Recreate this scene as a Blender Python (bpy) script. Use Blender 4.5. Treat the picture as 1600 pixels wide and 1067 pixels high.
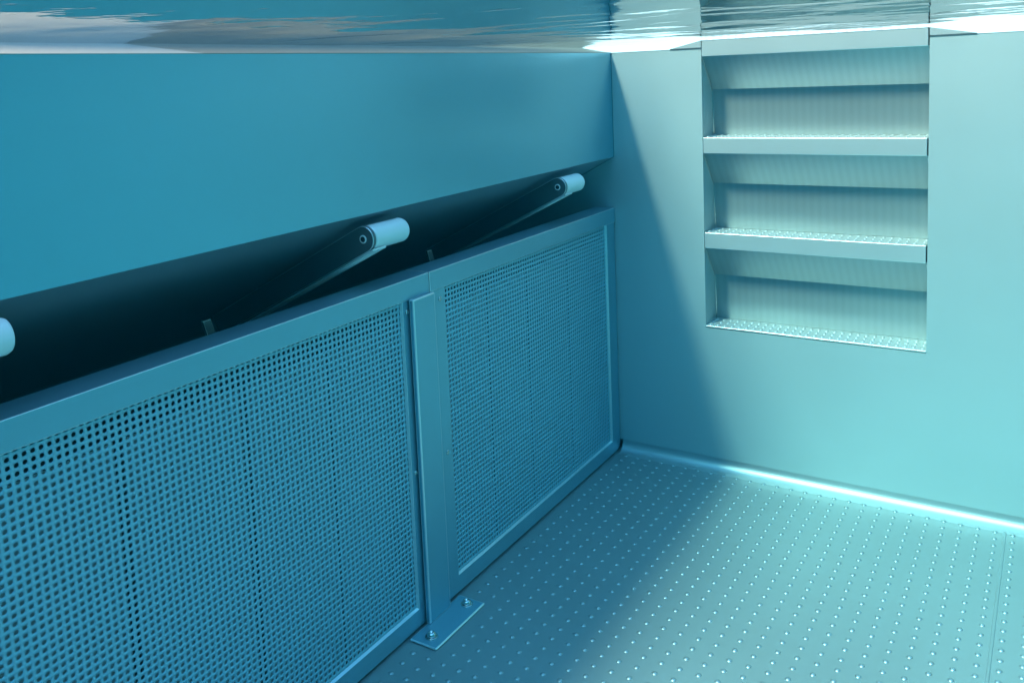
import bpy, math, random
import numpy as np
from mathutils import Vector, Matrix
random.seed(4)
sc = bpy.context.scene
for o in list(bpy.data.objects):
    bpy.data.objects.remove(o)

# ------------------------------------------------------------------ camera
CAM = Vector((1.0454, -2.2214, 1.0758))
Rr = (0.8497, 0.5256, -0.0415)
Ru = (-0.0239, 0.1170, 0.9928)
Rf = (-0.5267, 0.8427, -0.1120)
r = Vector(Rr).normalized(); f = Vector(Rf); f = (f - r * f.dot(r)).normalized(); u = r.cross(f)
cd = bpy.data.cameras.new('camera'); cam = bpy.data.objects.new('camera', cd)
sc.collection.objects.link(cam)
cam.matrix_world = Matrix(((r.x, u.x, -f.x, CAM.x), (r.y, u.y, -f.y, CAM.y), (r.z, u.z, -f.z, CAM.z), (0, 0, 0, 1)))
cd.sensor_width = 36.0
cd.lens = 1387.5 / 1600 * 36.0
cd.shift_x = (800 - 795.2) / 1600
cd.shift_y = (274.0 - 533.5) / 1600
cd.clip_start = 0.02; cd.clip_end = 300
sc.camera = cam

# ------------------------------------------------------------------ light
SUN = Vector((0.33, 0.72, -1.0)).normalized()          # direction the light travels
elev = math.asin(-SUN.z); az = math.atan2(-SUN.x, -SUN.y)
w = bpy.data.worlds.new('World'); sc.world = w; w.use_nodes = True
nt = w.node_tree
bg = nt.nodes['Background']; sky = nt.nodes.new('ShaderNodeTexSky')
sky.sky_type = 'NISHITA'; sky.sun_disc = False
sky.sun_elevation = elev; sky.sun_rotation = az
nt.links.new(sky.outputs[0], bg.inputs['Color']); bg.inputs['Strength'].default_value = 0.15
ld = bpy.data.lights.new('sun', 'SUN'); ld.energy = 2.7; ld.angle = math.radians(7.0); ld.color = (1.0, 0.50, 0.355)
lo = bpy.data.objects.new('sun', ld); sc.collection.objects.link(lo)
lo.rotation_euler = SUN.to_track_quat('-Z', 'Y').to_euler(); lo.location = (0, -3, 6)
sc.view_settings.view_transform = 'Standard'; sc.view_settings.look = 'None'
sc.view_settings.exposure = 2.24; sc.view_settings.gamma = 1.0
sc.cycles.max_bounces = 10; sc.cycles.diffuse_bounces = 6; sc.cycles.glossy_bounces = 6
sc.cycles.transparent_max_bounces = 16; sc.cycles.sample_clamp_indirect = 4.0
sc.cycles.use_denoising = True

# ------------------------------------------------------------------ measures (metres)
ZW = 1.148                 # water level
ZL = 1.1236                # wall edge, just under the water
ZB = 0.840                 # lower edge of the overhanging wall
ZP = 0.699                 # top of the perforated panels
XL, XR = 0.2549, 0.7899    # steps recess
ZT = [1.1431, 0.8931, 0.6431, 0.3931]

# ------------------------------------------------------------------ helpers
class MB:
    def __init__(s): s.v = []; s.f = []
    def add(s, vs, fs):
        n = len(s.v); s.v += [tuple(a) for a in vs]; s.f += [tuple(i + n for i in q) for q in fs]
    def box(s, x0, x1, y0, y1, z0, z1):
        s.add([(x0, y0, z0), (x1, y0, z0), (x1, y1, z0), (x0, y1, z0), (x0, y0, z1), (x1, y0, z1), (x1, y1, z1), (x0, y1, z1)],
              [(0, 3, 2, 1), (4, 5, 6, 7), (0, 1, 5, 4), (1, 2, 6, 5), (2, 3, 7, 6), (3, 0, 4, 7)])
    def quad(s, a, b, c, d): s.add([a, b, c, d], [(0, 1, 2, 3)])
    def prism(s, prof, axis, a, b):
        """closed polygon prof (two coords) extruded along axis from a to b"""
        n = len(prof)
        def P(q, t):
            if axis == 'x': return (t, q[0], q[1])
            if axis == 'y': return (q[0], t, q[1])
            return (q[0], q[1], t)
        vs = [P(q, a) for q in prof] + [P(q, b) for q in prof]
        s.add(vs, [(i, (i + 1) % n, n + (i + 1) % n, n + i) for i in range(n)] + [tuple(range(n)), tuple(range(2 * n - 1, n - 1, -1))])
    def strip(s, prof, axis, a, b, steps=1):
        """open polyline extruded"""
        n = len(prof)
        for k in range(steps):
            t0 = a + (b - a) * k / steps; t1 = a + (b - a) * (k + 1) / steps
            for i in range(n - 1):
                def P(q, t):
                    return (t, q[0], q[1]) if axis == 'x' else (q[0], t, q[1])
                s.quad(P(prof[i], t0), P(prof[i + 1], t0), P(prof[i + 1], t1), P(prof[i], t1))
    def cyl(s, c, ax, h, rad, n=24, rad2=None):
        ax = Vector(ax).normalized(); c = Vector(c)
        p = ax.orthogonal().normalized(); q = ax.cross(p); rad2 = rad if rad2 is None else rad2
        vs = [c + (p * math.cos(t) + q * math.sin(t)) * rad for t in [2 * math.pi * i / n for i in range(n)]]
        vs += [c + ax * h + (p * math.cos(t) + q * math.sin(t)) * rad2 for t in [2 * math.pi * i / n for i in range(n)]]
        s.add(vs, [(i, (i + 1) % n, n + (i + 1) % n, n + i) for i in range(n)] + [tuple(range(n - 1, -1, -1)), tuple(range(n, 2 * n))])
    def lathe(s, c, ax, prof, n=24):
        """prof: (along, radius)"""
        ax = Vector(ax).normalized(); c = Vector(c); p = ax.orthogonal().normalized(); q = ax.cross(p)
        vs = []
        for (h, rad) in prof:
            for i in range(n):
                t = 2 * math.pi * i / n; vs.append(c + ax * h + (p * math.cos(t) + q * math.sin(t)) * rad)
        fs = []
        for k in range(len(prof) - 1):
            for i in range(n):
                j = (i + 1) % n; fs.append((k * n + i, k * n + j, (k + 1) * n + j, (k + 1) * n + i))
        fs.append(tuple(range(n - 1, -1, -1))); m = (len(prof) - 1) * n; fs.append(tuple(range(m, m + n)))
        s.add(vs, fs)
    def build(s, name, mat, parent=None, bevel=0, smooth=False, origin=None, fix=True, seg=2):
        me = bpy.data.meshes.new(name); vs = s.v
        o0 = Vector(origin) if origin else Vector((0, 0, 0))
        if origin: vs = [tuple(Vector(a) - o0) for a in vs]
        me.from_pydata(vs, [], s.f); me.update()
        if fix:
            import bmesh
            bm = bmesh.new(); bm.from_mesh(me); bmesh.ops.remove_doubles(bm, verts=bm.verts, dist=1e-6)
            bmesh.ops.recalc_face_normals(bm, faces=bm.faces); bm.to_mesh(me); bm.free()
        me.materials.append(mat)
        o = bpy.data.objects.new(name, me); sc.collection.objects.link(o); o.location = o0
        if parent:
            o.parent = parent; wl = Vector((0, 0, 0)); q = parent
            while q: wl = wl + q.location; q = q.parent
            o.location = o0 - wl
        if smooth: me.shade_smooth()
        if bevel:
            me.materials.append(M_edge)
            b = o.modifiers.new('bevel', 'BEVEL'); b.material = 1; b.width = bevel; b.segments = seg; b.limit_method = 'ANGLE'; b.angle_limit = 0.6
            b.harden_normals = False
            me.shade_smooth()
            e = o.modifiers.new('wn', 'WEIGHTED_NORMAL'); e.keep_sharp = True
        return o

def tag(o, label=None, cat=None, group=None, kind=None):
    if label: o['label'] = label
    if cat: o['category'] = cat
    if group: o['group'] = group
    if kind: o['kind'] = kind
    return o
def empty(name, loc, label, cat, group=None):
    o = bpy.data.objects.new(name, None); sc.collection.objects.link(o); o.location = loc; o.empty_display_size = .05
    return tag(o, label, cat, group)
def copy_tree(o, parent=None):
    c = o.copy(); sc.collection.objects.link(c); c.parent = parent
    for ch in list(o.children): copy_tree(ch, c)
    return c

# ------------------------------------------------------------------ materials
def mat(name): 
    m = bpy.data.materials.new(name); m.use_nodes = True
    return m, m.node_tree, m.node_tree.nodes['Principled BSDF']
def steel(name, base=(.66, .69, .69), metal=.6, rough=.4, scale=(1, 1, 1), var=.06, bump=.02, brush=60, blotch=.08, wav=.35):
    m, t, p = mat(name)
    N = t.nodes.new; L = t.links.new
    co = N('ShaderNodeTexCoord')
    mp = N('ShaderNodeMapping'); mp.inputs['Scale'].default_value = scale; L(co.outputs['Object'], mp.inputs[0])
    n1 = N('ShaderNodeTexNoise'); n1.inputs['Scale'].default_value = brush; n1.inputs['Detail'].default_value = 4; L(mp.outputs[0], n1.inputs['Vector'])
    n2 = N('ShaderNodeTexNoise'); n2.inputs['Scale'].default_value = 2.3; n2.inputs['Detail'].default_value = 5; L(co.outputs['Object'], n2.inputs['Vector'])
    rr = N('ShaderNodeMapRange'); rr.inputs['To Min'].default_value = rough - .06; rr.inputs['To Max'].default_value = rough + .08; L(n2.outputs[0], rr.inputs[0])
    ra = N('ShaderNodeMath'); ra.operation = 'MULTIPLY_ADD'; ra.inputs[1].default_value = var; L(n1.outputs[0], ra.inputs[0]); L(rr.outputs[0], ra.inputs[2])
    L(ra.outputs[0], p.inputs['Roughness'])
    mix = N('ShaderNodeMix'); mix.data_type = 'RGBA'
    mix.inputs['A'].default_value = (*[c * (1 - blotch) for c in base], 1); mix.inputs['B'].default_value = (*[min(1, c * (1 + blotch)) for c in base], 1)
    L(n2.outputs[0], mix.inputs['Factor']); L(mix.outputs['Result'], p.inputs['Base Color'])
    p.inputs['Metallic'].default_value = metal
    if bump is not None:
        b = N('ShaderNodeBump'); b.inputs['Strength'].default_value = bump; b.inputs['Distance'].default_value = .002
        L(n1.outputs[0], b.inputs['Height'])
        n3 = N('ShaderNodeTexNoise'); n3.inputs['Scale'].default_value = 3.0; n3.inputs['Detail'].default_value = 2; L(co.outputs['Object'], n3.inputs['Vector'])
        b2 = N('ShaderNodeBump'); b2.inputs['Strength'].default_value = wav; b2.inputs['Distance'].default_value = .01
        L(n3.outputs[0], b2.inputs['Height']); L(b.outputs[0], b2.inputs['Normal']); L(b2.outputs[0], p.inputs['Normal'])
    return m
M_wall = steel('satin_steel_wall', base=(.47, .55, .56), scale=(.3, 1, 8), rough=.48, metal=.35)
M_box = steel('satin_steel_side', base=(.23, .50, .61), scale=(1, .3, 8), rough=.32, metal=.7, bump=.0, var=.0, wav=.12)  # cyan of the shade put into the steel's base colour
M_floor = steel('satin_steel_floor', base=(.32, .36, .36), scale=(1, 1, 1), rough=.32, metal=.45)
M_frame = steel('brushed_steel_frame', base=(.25, .46, .55), scale=(1, .4, 6), rough=.34, metal=.6)  # base colour tinted cyan to deepen the shade on the frames
M_sheet = steel('perforated_steel', base=(.29, .55, .66), scale=(1, 1, 1), rough=.4, metal=.5)  # same shade tint mixed into the sheet colour
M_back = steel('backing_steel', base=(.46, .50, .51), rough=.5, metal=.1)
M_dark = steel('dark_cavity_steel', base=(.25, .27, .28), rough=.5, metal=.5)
M_arm = steel('arm_dark_steel', base=(.17, .2, .21), rough=.4, metal=.6)
M_bolt = steel('bolt_steel', base=(.62, .62, .6), rough=.16, metal=1.0, var=.02, bump=0)
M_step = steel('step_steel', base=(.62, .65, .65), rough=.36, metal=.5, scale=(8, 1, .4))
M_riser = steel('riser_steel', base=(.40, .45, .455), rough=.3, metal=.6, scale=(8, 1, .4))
def reflection_bands(m, amp):
    # upright reflections of the treads, painted into the base colour as soft bands
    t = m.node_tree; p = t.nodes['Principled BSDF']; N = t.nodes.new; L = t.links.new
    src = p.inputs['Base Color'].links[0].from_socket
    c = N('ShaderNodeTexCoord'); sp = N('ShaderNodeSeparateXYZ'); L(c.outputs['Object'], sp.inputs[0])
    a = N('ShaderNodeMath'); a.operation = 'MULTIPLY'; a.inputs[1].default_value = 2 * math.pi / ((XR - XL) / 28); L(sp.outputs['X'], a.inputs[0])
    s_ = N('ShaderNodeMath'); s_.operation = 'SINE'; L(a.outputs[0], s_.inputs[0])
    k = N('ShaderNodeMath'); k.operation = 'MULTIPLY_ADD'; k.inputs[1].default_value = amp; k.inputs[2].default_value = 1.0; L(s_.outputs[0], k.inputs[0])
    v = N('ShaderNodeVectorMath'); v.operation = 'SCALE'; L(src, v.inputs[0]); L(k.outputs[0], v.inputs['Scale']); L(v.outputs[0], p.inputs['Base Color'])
reflection_bands(M_riser, .035)
M_stud = steel('stud_steel', base=(.36, .40, .40), rough=.42, metal=.7, bump=0, var=.02)
M_flange = steel('flange_steel', base=(.85, .88, .88), rough=.45, metal=.1)
M_under = steel('underside_steel', base=(.30, .40, .46), rough=.4, metal=.6)
M_ledge_shaded = steel('shaded_ledge_steel', base=(.24, .24, .20), rough=.45, metal=.2)  # darker copy for the shaded stretch of side ledge, shade put into the colour
M_ledge_lit = steel('lit_ledge_pale', base=(.36, .38, .35), rough=.5, metal=.0)  # paler copy for the sunlit stretch of the same ledge
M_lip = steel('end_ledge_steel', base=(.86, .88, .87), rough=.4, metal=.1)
m, t, p = mat('white_plastic'); p.inputs['Base Color'].default_value = (.9, .91, .9, 1); p.inputs['Roughness'].default_value = .3; M_white = m
def speck(m, t, p, a, b, scale, rough):
    n = t.nodes.new('ShaderNodeTexNoise'); n.inputs['Scale'].default_value = scale; n.inputs['Detail'].default_value = 8
    c = t.nodes.new('ShaderNodeTexCoord'); t.links.new(c.outputs['Object'], n.inputs['Vector'])
    x = t.nodes.new('ShaderNodeMix'); x.data_type = 'RGBA'; x.inputs['A'].default_value = (*a, 1); x.inputs['B'].default_value = (*b, 1)
    t.links.new(n.outputs[0], x.inputs['Factor']); t.links.new(x.outputs['Result'], p.inputs['Base Color']); p.inputs['Roughness'].default_value = rough
m, t, p = mat('deck_stone'); speck(m, t, p, (.34, .33, .31), (.46, .45, .42), 30, .7); M_deck = m
m, t, p = mat('hole_black'); speck(m, t, p, (.015, .017, .018), (.03, .032, .035), 60, .5); M_black = m

M_edge = steel('edge_highlight', base=(.82, .86, .86), rough=.28, metal=.75, var=.02, bump=0, wav=0)  # paler steel for bevels and lips, edge highlights put into the colour
M_cove = steel('cove_steel', base=(.46, .50, .505), rough=.42, metal=.7, var=.02, bump=0, wav=.05)

# water: clear surface (Fresnel mirror from below, total reflection at grazing) and absorbing body
m = bpy.data.materials.new('water'); m.use_nodes = True; t = m.node_tree; t.nodes.clear(); N = t.nodes.new; L = t.links.new
out = N('ShaderNodeOutputMaterial'); tr = N('ShaderNodeBsdfTransparent'); gl = N('ShaderNodeBsdfGlossy'); gl.inputs['Roughness'].default_value = 0.035
fr = N('ShaderNodeFresnel'); fr.inputs['IOR'].default_value = 1.333; mx = N('ShaderNodeMixShader')
co = N('ShaderNodeTexCoord'); mp = N('ShaderNodeMapping'); mp.inputs['Scale'].default_value = (1, 1, 1); L(co.outputs['Object'], mp.inputs[0])
na = N('ShaderNodeTexNoise'); na.inputs['Scale'].default_value = 26; na.inputs['Detail'].default_value = 2; L(mp.outputs[0], na.inputs['Vector'])
bu = N('ShaderNodeBump'); bu.inputs['Strength'].default_value = .25; bu.inputs['Distance'].default_value = .002
L(na.outputs[0], bu.inputs['Height']); L(bu.outputs[0], gl.inputs['Normal'])
L(fr.outputs[0], mx.inputs[0]); L(tr.outputs[0], mx.inputs[1]); L(gl.outputs[0], mx.inputs[2]); L(mx.outputs[0], out.inputs['Surface'])
va = N('ShaderNodeVolumeAbsorption'); va.inputs['Color'].default_value = (0.0, .828, .932, 1); va.inputs['Density'].default_value = .46
vs_ = N('ShaderNodeVolumeScatter'); vs_.inputs['Color'].default_value = (.0, .60, 1.0, 1); vs_.inputs['Density'].default_value = .022; vs_.inputs['Anisotropy'].default_value = .3
ad = N('ShaderNodeAddShader'); L(va.outputs[0], ad.inputs[0]); L(vs_.outputs[0], ad.inputs[1])
L(ad.outputs[0], out.inputs['Volume']); M_water = m

# ------------------------------------------------------------------ setting
X1, Y1 = 4.6, -6.2          # far side and rear of the pool
def pool_floor():
    mb = MB()
    mb.quad((-.62, Y1, 0), (X1, Y1, 0), (X1, 0.02, 0), (-.62, 0.02, 0))
    # embossed anti-slip studs
    prof = [(0.0, 1.0), (.42, .93), (.72, .7), (.92, .35), (1.0, .0)]
    n = 12; rows = 4
    x = .0285
    while x < 2.7:
        y = -.0355
        while y > -3.1:
            if not (x < .078 and -.99 < y < -.81):
                R0 = .0050; H = .0026
                vs = []; 
                for (h, q) in [(-.0001, 1.12), (.36, .97), (.70, .74), (.93, .38)]:
                    vs += [(x + R0 * q * math.cos(2 * math.pi * i / n), y + R0 * q * math.sin(2 * math.pi * i / n), H * h) for i in range(n)]
                vs.append((x, y, H))
                fs = []
                for k in range(3):
                    for i in range(n):
                        j = (i + 1) % n; fs.append((k * n + i, k * n + j, (k + 1) * n + j, (k + 1) * n + i))
                for i in range(n): fs.append((3 * n + i, 3 * n + (i + 1) % n, 4 * n))
                mb.add(vs, fs)
            y -= .0324
        x += .0351
    nst = len(mb.f)
    # weld seam between floor sheets
    s = .960
    for k in range(-1, 3):
        sx = s + 1.5 * k
        if sx > 0.1:
            mb.strip([(sx - .0035, -.0002), (sx - .002, .0012), (sx + .002, .0012), (sx + .0035, -.0002)], 'y', -.028, Y1)
    o = mb.build('floor', M_floor, fix=False)
    o.data.materials.append(M_stud)
    o.data.polygons.foreach_set('material_index', [1 if (len(q) < 5 and 0 < i < nst) else 0 for i, q in enumerate(mb.f)])
    o.data.polygons.foreach_set('use_smooth', [True] * len(o.data.polygons))
    tag(o, kind='structure')
pool_floor()

def water():
    x0, x1, y0, y1 = -1.2, X1 + .6, Y1 - .6, .6
    nx, ny = 420, 480
    X = np.linspace(x0, x1, nx); Y = np.linspace(y0, y1, ny)
    gx, gy = np.meshgrid(X, Y, indexing='ij')
    rng = np.random.default_rng(3); z = np.zeros_like(gx)
    for lam, amp, cnt in [(.9, .0005, 6), (.42, .0005, 8), (.2, .00034, 12), (.1, .00020, 14)]:
        for _ in range(cnt):
            a = rng.uniform(-1.2, 1.2) + 1.2; k = 2 * math.pi / (lam * rng.uniform(.7, 1.4))
            z += amp / math.sqrt(cnt) * 1.4 * np.sin(k * (gx * math.cos(a) + gy * math.sin(a)) + rng.uniform(0, 6.28))
    vs = np.stack([gx, gy, z + ZW], -1).reshape(-1, 3)
    fs = []
    idx = np.arange(nx * ny).reshape(nx, ny)
    a = idx[:-1, :-1].ravel(); b = idx[1:, :-1].ravel(); c = idx[1:, 1:].ravel(); d = idx[:-1, 1:].ravel()
    top = np.stack([a, b, c, d], -1)
    verts = vs.tolist(); faces = top.tolist()
    zb = -.35; n = len(verts)
    def side(ids):
        nonlocal n
        base = len(verts)
        for i in ids: verts.append([verts[i][0], verts[i][1], zb])
        for k in range(len(ids) - 1): faces.append([ids[k + 1], ids[k], base + k, base + k + 1])
        return base
    ring = list(idx[:, 0]) + list(idx[-1, 1:]) + list(idx[::-1, -1][1:]) + list(idx[0, ::-1][1:-1])
    ring = [int(i) for i in ring]; base = len(verts)
    for i in ring: verts.append([verts[i][0], verts[i][1], zb])
    m_ = len(ring)
    for k in range(m_):
        j = (k + 1) % m_; faces.append([ring[j], ring[k], base + k, base + j])
    faces.append([base + k for k in range(m_)][::-1])
    me = bpy.data.meshes.new('water'); me.from_pydata(verts, [], faces); me.update()
    me.polygons.foreach_set('use_smooth', [True] * len(top) + [False] * (len(me.polygons) - len(top)))
    me.materials.append(M_water)
    o = bpy.data.objects.new('water', me); sc.collection.objects.link(o); tag(o, kind='structure')
water()

def deck():
    mb = MB(); zt, zb = 1.197, .9
    a, b, c, d = -.55, X1 + .45, Y1 - .45, .55
    mb.box(-30, a, -30, 30, zb, zt); mb.box(b, 30, -30, 30, zb, zt)
    mb.box(a, b, d, 30, zb, zt); mb.box(a, b, -30, c, zb, zt)
    tag(mb.build('deck', M_deck, fix=False), kind='structure')
    # earth around the basin so no daylight enters from the sides
    mb = MB()
    mb.box(-30, -1.25, -30, 30, -.6, zb); mb.box(X1 + .65, 30, -30, 30, -.6, zb)
    mb.box(-1.25, X1 + .65, .65, 30, -.6, zb); mb.box(-1.25, X1 + .65, -30, Y1 - .65, -.6, zb)
    mb.box(-30, 30, -30, 30, -1.0, -.6)
    tag(mb.build('ground', M_deck, fix=False), kind='structure')
deck()

# ------------------------------------------------------------------ end wall with the recess
T = .012
def end_wall():
    root = empty('pool_wall', (1.5, .0, 0), 'sunlit satin steel end wall with the steps recess cut into it', 'wall')
    mb = MB()
    xa, xb = -1.1, X1 + .2
    # wall sheet around the recess opening, front face at y=0
    mb.box(xa, XL, 0, T, .0307, ZL); mb.box(XR, xb, 0, T, .0307, ZL); mb.box(XL, XR, 0, T, .0307, ZT[3] - .006)
    mb.build('wall_sheet', M_wall, root, fix=False)
    # cove
    mb = MB(); R0 = .030
    pr = [(-R0 + R0 * math.sin(t), R0 - R0 * math.cos(t)) for t in [math.pi / 2 * i / 10 for i in range(11)]]
    pr = [(-.036, -.0003)] + [(y + 0.0, z + .0006) for y, z in pr]
    mb.strip(pr, 'x', .004, xb, 1); mb.build('cove', M_cove, root, smooth=True)
    # ledge sloping up from the edge to the gutter, raised beside the steps
    mb = MB()
    W1, W2 = .1707, .8847
    pts = [(0, ZL), (W1, ZL), (XL, ZT[0]), (XR, ZT[0]), (W2, ZL), (xb, ZL)]
    for (xA, zA), (xB, zB) in zip(pts[:-1], pts[1:]):
        mb.quad((xA, -.001, zA), (xB, -.001, zB), (xB, .55, ZL + .55 * .131), (xA, .55, ZL + .55 * .131))
    mb.add([(0, -.001, ZL), (0, .55, ZL + .55 * .131), (-.55, .55, ZL + .55 * .131)], [(0, 1, 2)])
    mb.build('ledge', M_lip, root)
    for x0, x1 in ((W1, XL), (W2, XR)):
        mb = MB(); a, b = min(x0, x1), max(x0, x1)
        tri = [(x0, ZL + .0015), (x1, ZL + .0015), (x1, ZT[0])]
        mb.prism(tri, 'y', -.0015, .004) if False else mb.add([(q[0], y, q[1]) for y in (-.0022, .004) for q in tri], [(0, 1, 2), (5, 4, 3), (0, 3, 4, 1), (1, 4, 5, 2), (2, 5, 3, 0)])
        mb.build('gusset', M_step, root)
        mb = MB(); mb.box(a, b, -.0016, .0, ZL - .0012, ZL + .0014); mb.build('weld_line', M_arm, root)
    return root
end_wall()

def steps():
    root = empty('recessed_steps', ((XL + XR) / 2, .04, ZT[3]), 'recessed pool steps of four bright steel treads in the end wall', 'steps')
    D = .088
    for i, z in enumerate(ZT):
        mb = MB(); g = .003 if i < 3 else 0
        if i < 3:
            pr = [(D, z), (0.0, z), (0.0, z - .0414), (.006, z - .0414), (.006, z - .004), (D, z - .004)]
            mb.prism(pr, 'x', XL + .001, XR - .003)
        else:
            pr = [(D, z), (-.0015, z), (-.0015, z - .004), (D, z - .004)]
            mb.prism(pr, 'x', XL, XR)
        tr_ = mb.build('tread', M_step, root, bevel=.0012)
        # raised grip studs
        mb = MB(); n = 8
        nx = 28; px = (XR - XL) / nx
        for k in range(nx):
            for j in range(3):
                cx = XL + px * (k + .5); cy = .0165 + .0255 * j
                a, b, h = .0048, .0092, .0026
                vs = []
                for (hh, q) in [(-.1, 1.0), (.55, .85), (1.0, .5)]:
                    vs += [(cx + a * q * math.cos(2 * math.pi * s / n), cy + b * q * math.sin(2 * math.pi * s / n), z + .0001 + h * hh) for s in range(n)]
                fs = []
                for kk in range(2):
                    for s in range(n):
                        s2 = (s + 1) % n; fs.append((kk * n + s, kk * n + s2, (kk + 1) * n + s2, (kk + 1) * n + s))
                fs.append(tuple(2 * n + s for s in range(n)))
                mb.add(vs, fs)
        mb.build('grip_studs', M_step, tr_, fix=False, smooth=True)
        if i < 3:
            zn = ZT[i + 1]
            mb = MB(); pr = [(.007, z - .0405), (.0805, z - .128), (.088, zn + .0005)]
            nn = nx * 8; vs = []; fs = []      # faint upright waves shaped into the sheet to imitate the treads' reflections
            for k in range(nn + 1):
                xx = XL + (XR - XL) * k / nn; wv = math.sin(2 * math.pi * k / 8 + .5 * math.sin(k * .9)) * .00012 * (1 + .5 * math.sin(k * .37 + i))
                for q, (yy, zz) in enumerate([pr[0], (pr[0][0] * .85 + pr[1][0] * .15, pr[0][1] * .85 + pr[1][1] * .15), (pr[0][0] * .1 + pr[1][0] * .9, pr[0][1] * .1 + pr[1][1] * .9), pr[1], (pr[1][0] * .93 + pr[2][0] * .07, pr[1][1] * .93 + pr[2][1] * .07), (pr[1][0] * .1 + pr[2][0] * .9, pr[1][1] * .1 + pr[2][1] * .9), pr[2]]):
                    vs.append((xx, yy - wv * (0, 1, 1, 0, .6, .6, 0)[q], zz))
            for k in range(nn):
                for q in range(6): fs.append((k * 7 + q, k * 7 + q + 1, k * 7 + 7 + q + 1, k * 7 + 7 + q))
            mb.add(vs, fs)
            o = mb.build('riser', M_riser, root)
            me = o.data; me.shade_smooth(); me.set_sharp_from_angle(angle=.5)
    for x, sgn in ((XL, -1), (XR, 1)):
        mb = MB(); mb.box(min(x, x + sgn * .004), max(x, x + sgn * .004), T + .0005, .1, ZT[3] - .006, ZT[0] - .002)
        mb.build('side_plate', M_wall, root)
    for i in range(3):          # thin weld beads where the folded risers meet the side plate
        z = ZT[i]; zn = ZT[i + 1]
        for x in (XL + .0012, XR - .0012):
            mb = MB(); P = [Vector((x, .003, z - .045)), Vector((x, .078, z - .130)), Vector((x, .0855, zn + .002))]
            for a, b in zip(P[:-1], P[1:]): mb.cyl(a, b - a, (b - a).length, .0011, 6)
            mb.build('weld_bead', M_bolt, root)
steps()

# ------------------------------------------------------------------ overhanging left wall
def left_wall():
    root = empty('pool_wall', (0, -3, ZB), 'blue lit overhanging steel side wall above the dark slot', 'wall')
    y0 = Y1 - .2
    SL = .535
    mb = MB(); mb.prism([(0, ZL), (0, ZB), (-.004, ZB), (-.004, ZL)], 'y', y0, -.0005); mb.build('wall_sheet', M_box, root)
    mb = MB(); mb.prism([(-.0005, ZB - .0002), (-.62, ZB - .62 * SL), (-.62, ZB - .62 * SL + .01), (-.004, ZB + .006)], 'y', y0, -.0005)
    mb.build('sloping_underside', M_under, root)
    mb = MB(); zz = ZL + .55 * .131; yc = -1.36
    mb.prism([(0.0, ZL + .0012), (-.55, zz), (-.55, 1.11), (-.006, ZL - .004), (-.0045, ZL + .0002), (0.0, ZL + .0002)], 'y', yc, .0)
    mb.add([(0, 0, ZL), (-.55, 0, zz), (-.55, .55, zz)], [(0, 1, 2)]); mb.build('ledge', M_ledge_shaded, root)
    mb = MB(); mb.prism([(0.0, ZL + .0012), (-.55, zz), (-.55, 1.11), (-.006, ZL - .004), (-.0045, ZL + .0002), (0.0, ZL + .0002)], 'y', y0, yc - .0005); mb.build('lit_ledge', M_ledge_lit, root)  # sunlit stretch of the ledge, its light painted as a paler material
    mb = MB(); mb.cyl((.0012, -.0015, ZB), (0, 0, 1), ZL - ZB, .0012, 8)
    a = Vector((.0005, -.0015, ZB)); b = Vector((-.13, -.0015, ZB - .13 * SL)); mb.cyl(a, b - a, (b - a).length, .0011, 8)
    mb.build('weld_bead', M_bolt, root)
left_wall()

def cavity():
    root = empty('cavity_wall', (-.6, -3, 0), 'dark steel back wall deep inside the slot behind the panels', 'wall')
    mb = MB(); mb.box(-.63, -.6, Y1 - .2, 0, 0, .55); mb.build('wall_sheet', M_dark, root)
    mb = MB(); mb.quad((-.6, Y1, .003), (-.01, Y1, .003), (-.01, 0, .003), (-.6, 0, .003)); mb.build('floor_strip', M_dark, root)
cavity()

# far side and rear walls of the basin, behind the camera
def other_walls():
    root = empty('pool_wall', (X1, -3, 0), 'plain steel far side wall of the basin opposite the panels', 'wall')
    mb = MB(); mb.box(X1, X1 + T, Y1, 0, 0, ZL); mb.prism([(X1, ZL), (X1 + .5, 1.172), (X1 + .5, 1.12), (X1, ZL - .01)], 'y', Y1, 0); mb.build('wall_sheet', M_wall, root)
    root = empty('pool_wall', (2, Y1, 0), 'plain steel rear wall of the basin behind the viewer', 'wall')
    mb = MB(); mb.box(-.62, X1, Y1 - T, Y1, 0, ZL); mb.prism([(Y1, ZL), (Y1 - .5, 1.172), (Y1 - .5, 1.12), (Y1, ZL - .01)], 'x', -.62, X1); mb.build('wall_sheet', M_wall, root)
other_walls()

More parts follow.
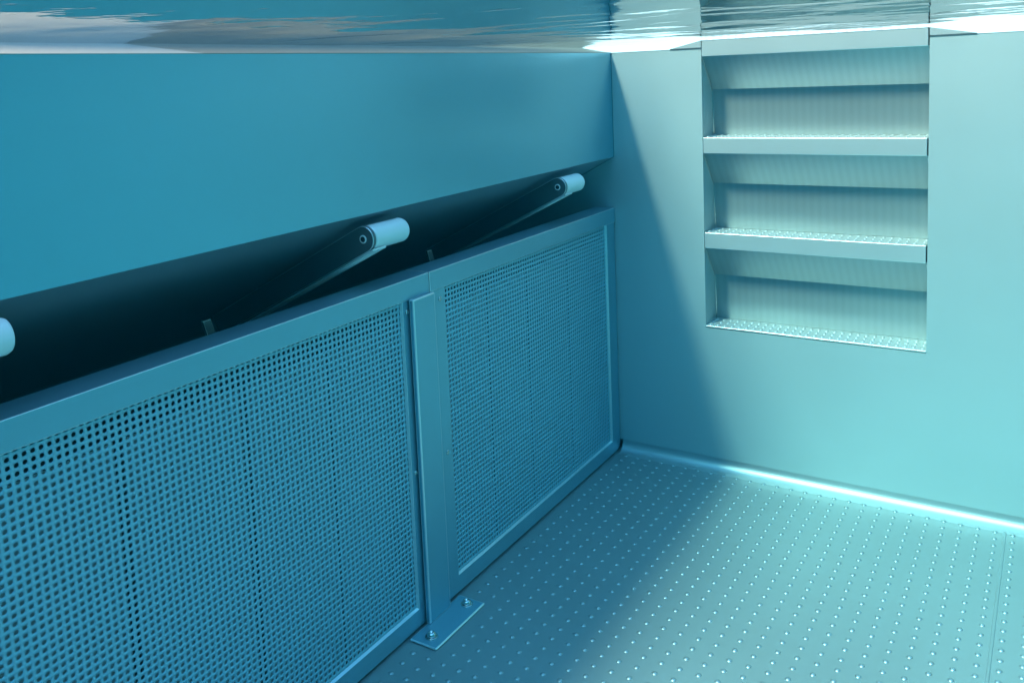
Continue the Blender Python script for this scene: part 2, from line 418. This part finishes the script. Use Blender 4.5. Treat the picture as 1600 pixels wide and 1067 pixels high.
# ------------------------------------------------------------------ perforated panels
PITCH = .0106
def perf_mesh(name, ny, nz, ytop, ztop, x, dx):
    """square-pitch round perforation; holes run from ytop towards -y and ztop downwards; real openings with wall thickness"""
    ang = [math.atan2(math.tan(math.radians(a)), 1) if False else math.radians(a) for a in (0, 26.57, 45, 63.43, 90, 116.57, 135, 153.43, 180, 206.57, 225, 243.43, 270, 296.57, 315, 333.43)]
    n = len(ang); h = PITCH / 2; R0 = .0031
    outer = []; inner = []
    for a in ang:
        c, s = math.cos(a), math.sin(a); k = h / max(abs(c), abs(s)); outer.append((c * k, s * k)); inner.append((c * R0, s * R0))
    O = np.array(outer); I = np.array(inner)
    cy, cz = np.meshgrid(ytop - PITCH * (np.arange(ny) + .5), ztop - PITCH * (np.arange(nz) + .5), indexing='ij')
    C = np.stack([cy.ravel(), cz.ravel()], -1); K = len(C)
    ring = np.zeros((K, 3 * n, 3))
    for q, (P, xx) in enumerate([(O, x), (I, x), (I, x - dx)]):
        ring[:, q * n:(q + 1) * n, 0] = xx
        ring[:, q * n:(q + 1) * n, 1:] = C[:, None, :] + P[None]
    vs = ring.reshape(-1, 3)
    fq = []
    for i in range(n):
        j = (i + 1) % n; fq.append((i, j, n + j, n + i)); fq.append((n + i, n + j, 2 * n + j, 2 * n + i))
    fq = np.array(fq)[None] + (np.arange(K) * 3 * n)[:, None, None]; fq = fq.reshape(-1, 4)
    me = bpy.data.meshes.new(name)
    me.vertices.add(len(vs)); me.vertices.foreach_set('co', vs.ravel())
    me.loops.add(fq.size); me.loops.foreach_set('vertex_index', fq.ravel().astype(np.int32))
    me.polygons.add(len(fq)); me.polygons.foreach_set('loop_start', np.arange(0, fq.size, 4, dtype=np.int32))
    me.update(calc_edges=True); me.validate(); me.materials.append(M_sheet)
    return me

def panel(yR, yL, fr_r, fr_l, label, round_right):
    """yR right (far) end, yL left end; frame member widths"""
    root = empty('perforated_panel', (0, (yR + yL) / 2, .006), label, 'panel', 'perforated panels along the side wall')
    W = .06; zb = .006; zbf = .042; zt = .6585
    # capping rail
    mb = MB(); mb.prism([(.0, zt), (.0, ZP), (-W, ZP), (-W, ZP - .03), (-W + .0025, ZP - .03), (-W + .0025, ZP - .0025), (-.0025, ZP - .0025), (-.0025, zt)], 'y', yL + .0012, yR - .0012)
    mb.build('capping_rail', M_frame, root, bevel=.0018)
    # frame: sides and bottom as one folded tray front, rounded outer corner at the end wall
    a, b = yL + .0012, yR - .003
    ia, ib = yL + fr_l, yR - fr_r
    x = -.0028
    R0 = .022 if round_right else .004
    out = [(a, zt + .02), (a, zb)] + [(b - R0 + R0 * math.sin(t), zb + R0 - R0 * math.cos(t)) for t in [math.pi / 2 * i / 8 for i in range(9)]] + [(b, zt + .02)]
    mb = MB()
    def face(xx):
        pass
    # front ring built from three plates sharing edges
    mb.add([(x, q[0], q[1]) for q in [(a, zb), (ia, zbf), (ia, zt + .02), (a, zt + .02)]], [(0, 1, 2, 3)])
    arc = [(b - R0 + R0 * math.sin(t), zb + R0 - R0 * math.cos(t)) for t in [math.pi / 2 * i / 8 for i in range(9)]]
    mb.add([(x, q[0], q[1]) for q in [(a, zb)] + arc[:5] + [(ib, zbf), (ia, zbf)]], [tuple(range(8))])
    mb.add([(x, q[0], q[1]) for q in arc[4:] + [(b, zt + .02), (ib, zt + .02), (ib, zbf)]], [tuple(range(8))])
    # outer returns
    ring = [(a, zt + .02), (a, zb)] + arc + [(b, zt + .02)]
    for q, s in zip(ring[:-1], ring[1:]): mb.quad((x, *q), (x, *s), (x - .028, *s), (x - .028, *q))
    # inner returns with a small rounded lip
    irr = [(ia, zt + .02), (ia, zbf), (ib, zbf), (ib, zt + .02)]
    ch = .0022; irb = [(ia + ch, zt + .02), (ia + ch, zbf + ch), (ib - ch, zbf + ch), (ib - ch, zt + .02)]
    o = mb.build('frame', M_frame, root, bevel=.0015)
    so = o.modifiers.new('thick', 'SOLIDIFY'); so.thickness = .0012; so.offset = -1
    o.modifiers.move(len(o.modifiers) - 1, 0)
    mb = MB()
    for q, s, qb, sb in zip(irr[:-1], irr[1:], irb[:-1], irb[1:]): mb.quad((x - .0004, *q), (x - .0004, *s), (x - .0056, *sb), (x - .0056, *qb))
    mb.build('inner_lip', M_edge, root)
    ny = int(round((ib - ia) / PITCH)) + 2
    me = perf_mesh('perforated_sheet', ny, 60, ib + .004, .6520 + PITCH, -.0085, .0009)
    o = bpy.data.objects.new('perforated_sheet', me); sc.collection.objects.link(o); o.parent = root; o.location = -root.location
    return root
def screw(root, y, z):
    mb = MB(); mb.lathe((-.0028, y, z), (1, 0, 0), [(0, .0052), (.0012, .005), (.0022, .0036), (.0024, .002), (.0012, .0018)], 16)
    mb.build('screw', M_bolt, root, smooth=True, origin=(-.0028, y, z))
J = -.8598
p1 = panel(-.001, J, .052, .0525, 'shorter perforated steel panel between the post and the end wall', True)
p2 = panel(J, J - 1.10, .083, .06, 'large perforated steel panel left of the post, nearest the viewer', False)
for z in (.637, .317): screw(p1, -.825, z); screw(p2, -.931, z)
for z in (.637, .317): screw(p2, J - 1.07, z)
p3 = copy_tree(p2); p3.location.y -= 1.10
p3['label'] = 'perforated steel panel beyond the left edge of view, next to the large one'

# backing boards seen through the holes
def boards():
    edges = [(-.02, -.235), (-.245, -.44), (-.45, -.612), (-.622, -.885), (-.921, -1.120), (-1.131, -1.303), (-1.318, -1.520), (-1.535, -1.74), (-1.753, -1.96)]
    pos = ['first backing board from the end wall behind the shorter panel', 'second backing board from the end wall behind the shorter panel', 'third backing board from the end wall behind the shorter panel', 'wide backing board behind the post end of the shorter panel',
           'backing board behind the large panel, right beside the post', 'second backing board from the post behind the large panel', 'third backing board from the post behind the large panel', 'fourth backing board from the post behind the large panel', 'fifth backing board from the post behind the large panel']
    for (a, b), l in zip(edges, pos):
        b = b - .002; a, b = [-2.2214 + (q + 2.2214) * 1.0139 for q in (a, b)]; mb = MB(); mb.box(-.051, -.045, b + .0018, a, .004, .600)
        o = mb.build('backing_board', M_back, origin=(-.048, (a + b) / 2, .004), bevel=.001)
        tag(o, l, 'board', 'steel boards behind the perforated panels')
boards()

# ------------------------------------------------------------------ post with base plate
def post():
    ya, yb = -.9285, -.8595; x = .012
    root = empty('support_post', (x, (ya + yb) / 2, 0), 'upright steel post bolted to the floor between the two perforated panels', 'post')
    mb = MB(); mb.box(-.0005 + .001, x, ya, yb, .0055, .6607); mb.build('post', M_frame, root, bevel=.003, seg=3)
    mb = MB(); mb.box(.0025, .066, -.984, -.8165, .0005, .0055); bp = mb.build('base_plate', M_frame, root, bevel=.0036)
    for y in (-.958, -.838):
        c = (.036, y, .0055)
        mb = MB(); mb.lathe(c, (0, 0, 1), [(0, .0125), (.0016, .0125), (.002, .012)], 28); ws = mb.build('washer', M_bolt, root, smooth=False)
        mb = MB(); mb.lathe((.036, y, .0075), (0, 0, 1), [(0, .009), (.0035, .0088), (.0065, .007), (.0078, .0045), (.0078, .0035), (.0045, .003)], 24); mb.build('bolt', M_bolt, root, smooth=True)
post()

# ------------------------------------------------------------------ roller arms
def roller_arm(label):
    root = empty('roller_arm', (0, 0, 0), label, 'roller arm', 'white rollers on arms in the slot')
    ca = math.atan(.50); d = Vector((-math.cos(ca), 0, -math.sin(ca))); nrm = Vector((-math.sin(ca), 0, math.cos(ca)))
    c0 = Vector((-.004, 0, 0)); R0 = .0235; Lx = .46
    prof = [c0 + nrm * R0] + [c0 + (nrm * math.cos(t) - d * math.sin(t)) * R0 for t in [math.pi * i / 12 for i in range(1, 12)]] + [c0 - nrm * R0, c0 + d * Lx - nrm * R0 * .9, c0 + d * Lx + nrm * R0 * .9]
    mb = MB(); y0, y1 = -.056, -.047
    mb.prism([(q.x, q.z) for q in prof], 'y', y0, y1); arm = mb.build('arm', M_arm, root, bevel=.0012)
    mb = MB(); a = c0 - nrm * R0 + d * .0; 
    q = [a + d * (-.012) - nrm * .0005, a + d * Lx - nrm * .0005, a + d * Lx - nrm * .004, a + d * (-.010) - nrm * .004]
    mb.prism([(v.x, v.z) for v in q], 'y', -.0565, -.020); mb.build('lower_flange', M_flange, root, bevel=.0008)
    mb = MB(); mb.lathe((c0.x, -.0465, c0.z), (0, 1, 0), [(0, .0205), (.002, .0228), (.092, .0228), (.097, .0208), (.0985, .016), (.099, .006)], 40); mb.build('roller', M_white, root, smooth=False, bevel=.0006)
    mb = MB(); mb.lathe((c0.x, y0 + .001, c0.z), (0, -1, 0), [(0, .0078), (.0022, .0076), (.0026, .0066), (.0026, .0054), (.0012, .0052)], 24); mb.build('bolt', M_flange, root)
    mb = MB(); mb.cyl((c0.x, y0 - .0005, c0.z), (0, -1, 0), .001, .0050, 20); mb.build('bolt_socket', M_black, root)  # black disc painted in for the dark inside of the bolt hole
    return root
ra = roller_arm('white roller on a dark arm, middle of the three, above the post')
ra.location = (.0, -.984, .7965)
rb = copy_tree(ra); rb.location = (.0, -.263, .7965); rb['label'] = 'white roller on a dark arm nearest the end wall'
rc = copy_tree(ra); rc.location = (.0, -1.725, .7965); rc['label'] = 'white roller cut off by the left edge of the photo'

def struts():
    for y, l in ((-1.272, 'small upright bracket behind the large panel rail left of the middle roller'), (-.672, 'small upright bracket behind the shorter panel rail right of the middle roller')):
        mb = MB(); mb.prism([(-.118, .60), (-.112, .60), (-.122, .702), (-.128, .702)], 'y', y - .008, y + .008); mb.v = [(a, b - (.022 if c > .65 else 0), c) for a, b, c in mb.v]; mb.box(-.113, -.064, y - .008, y + .008, .620, .624)
        o = mb.build('bracket', M_arm, origin=(-.118, y, .60), bevel=.0008); tag(o, l, 'bracket', 'small brackets behind the capping rail')
struts()

# tall unseen slab added on the deck only to shade the side ledge
def shade_blocker():
    mb = MB(); X = -.58; top = ZL + .58 / .33
    mb.box(X - .05, X, -2.78, -1.29, 1.1975, top)
    for y in (-2.48, -1.44): mb.box(X - .09, X - .0505, y, y + .04, 1.1975, top - .1)
    o = mb.build('added_shade_blocker', M_deck, origin=(X, -1.94, 1.175), bevel=.004)
    tag(o, 'added unseen slab on the deck that shades the side wall ledge', 'shade_blocker')
shade_blocker()
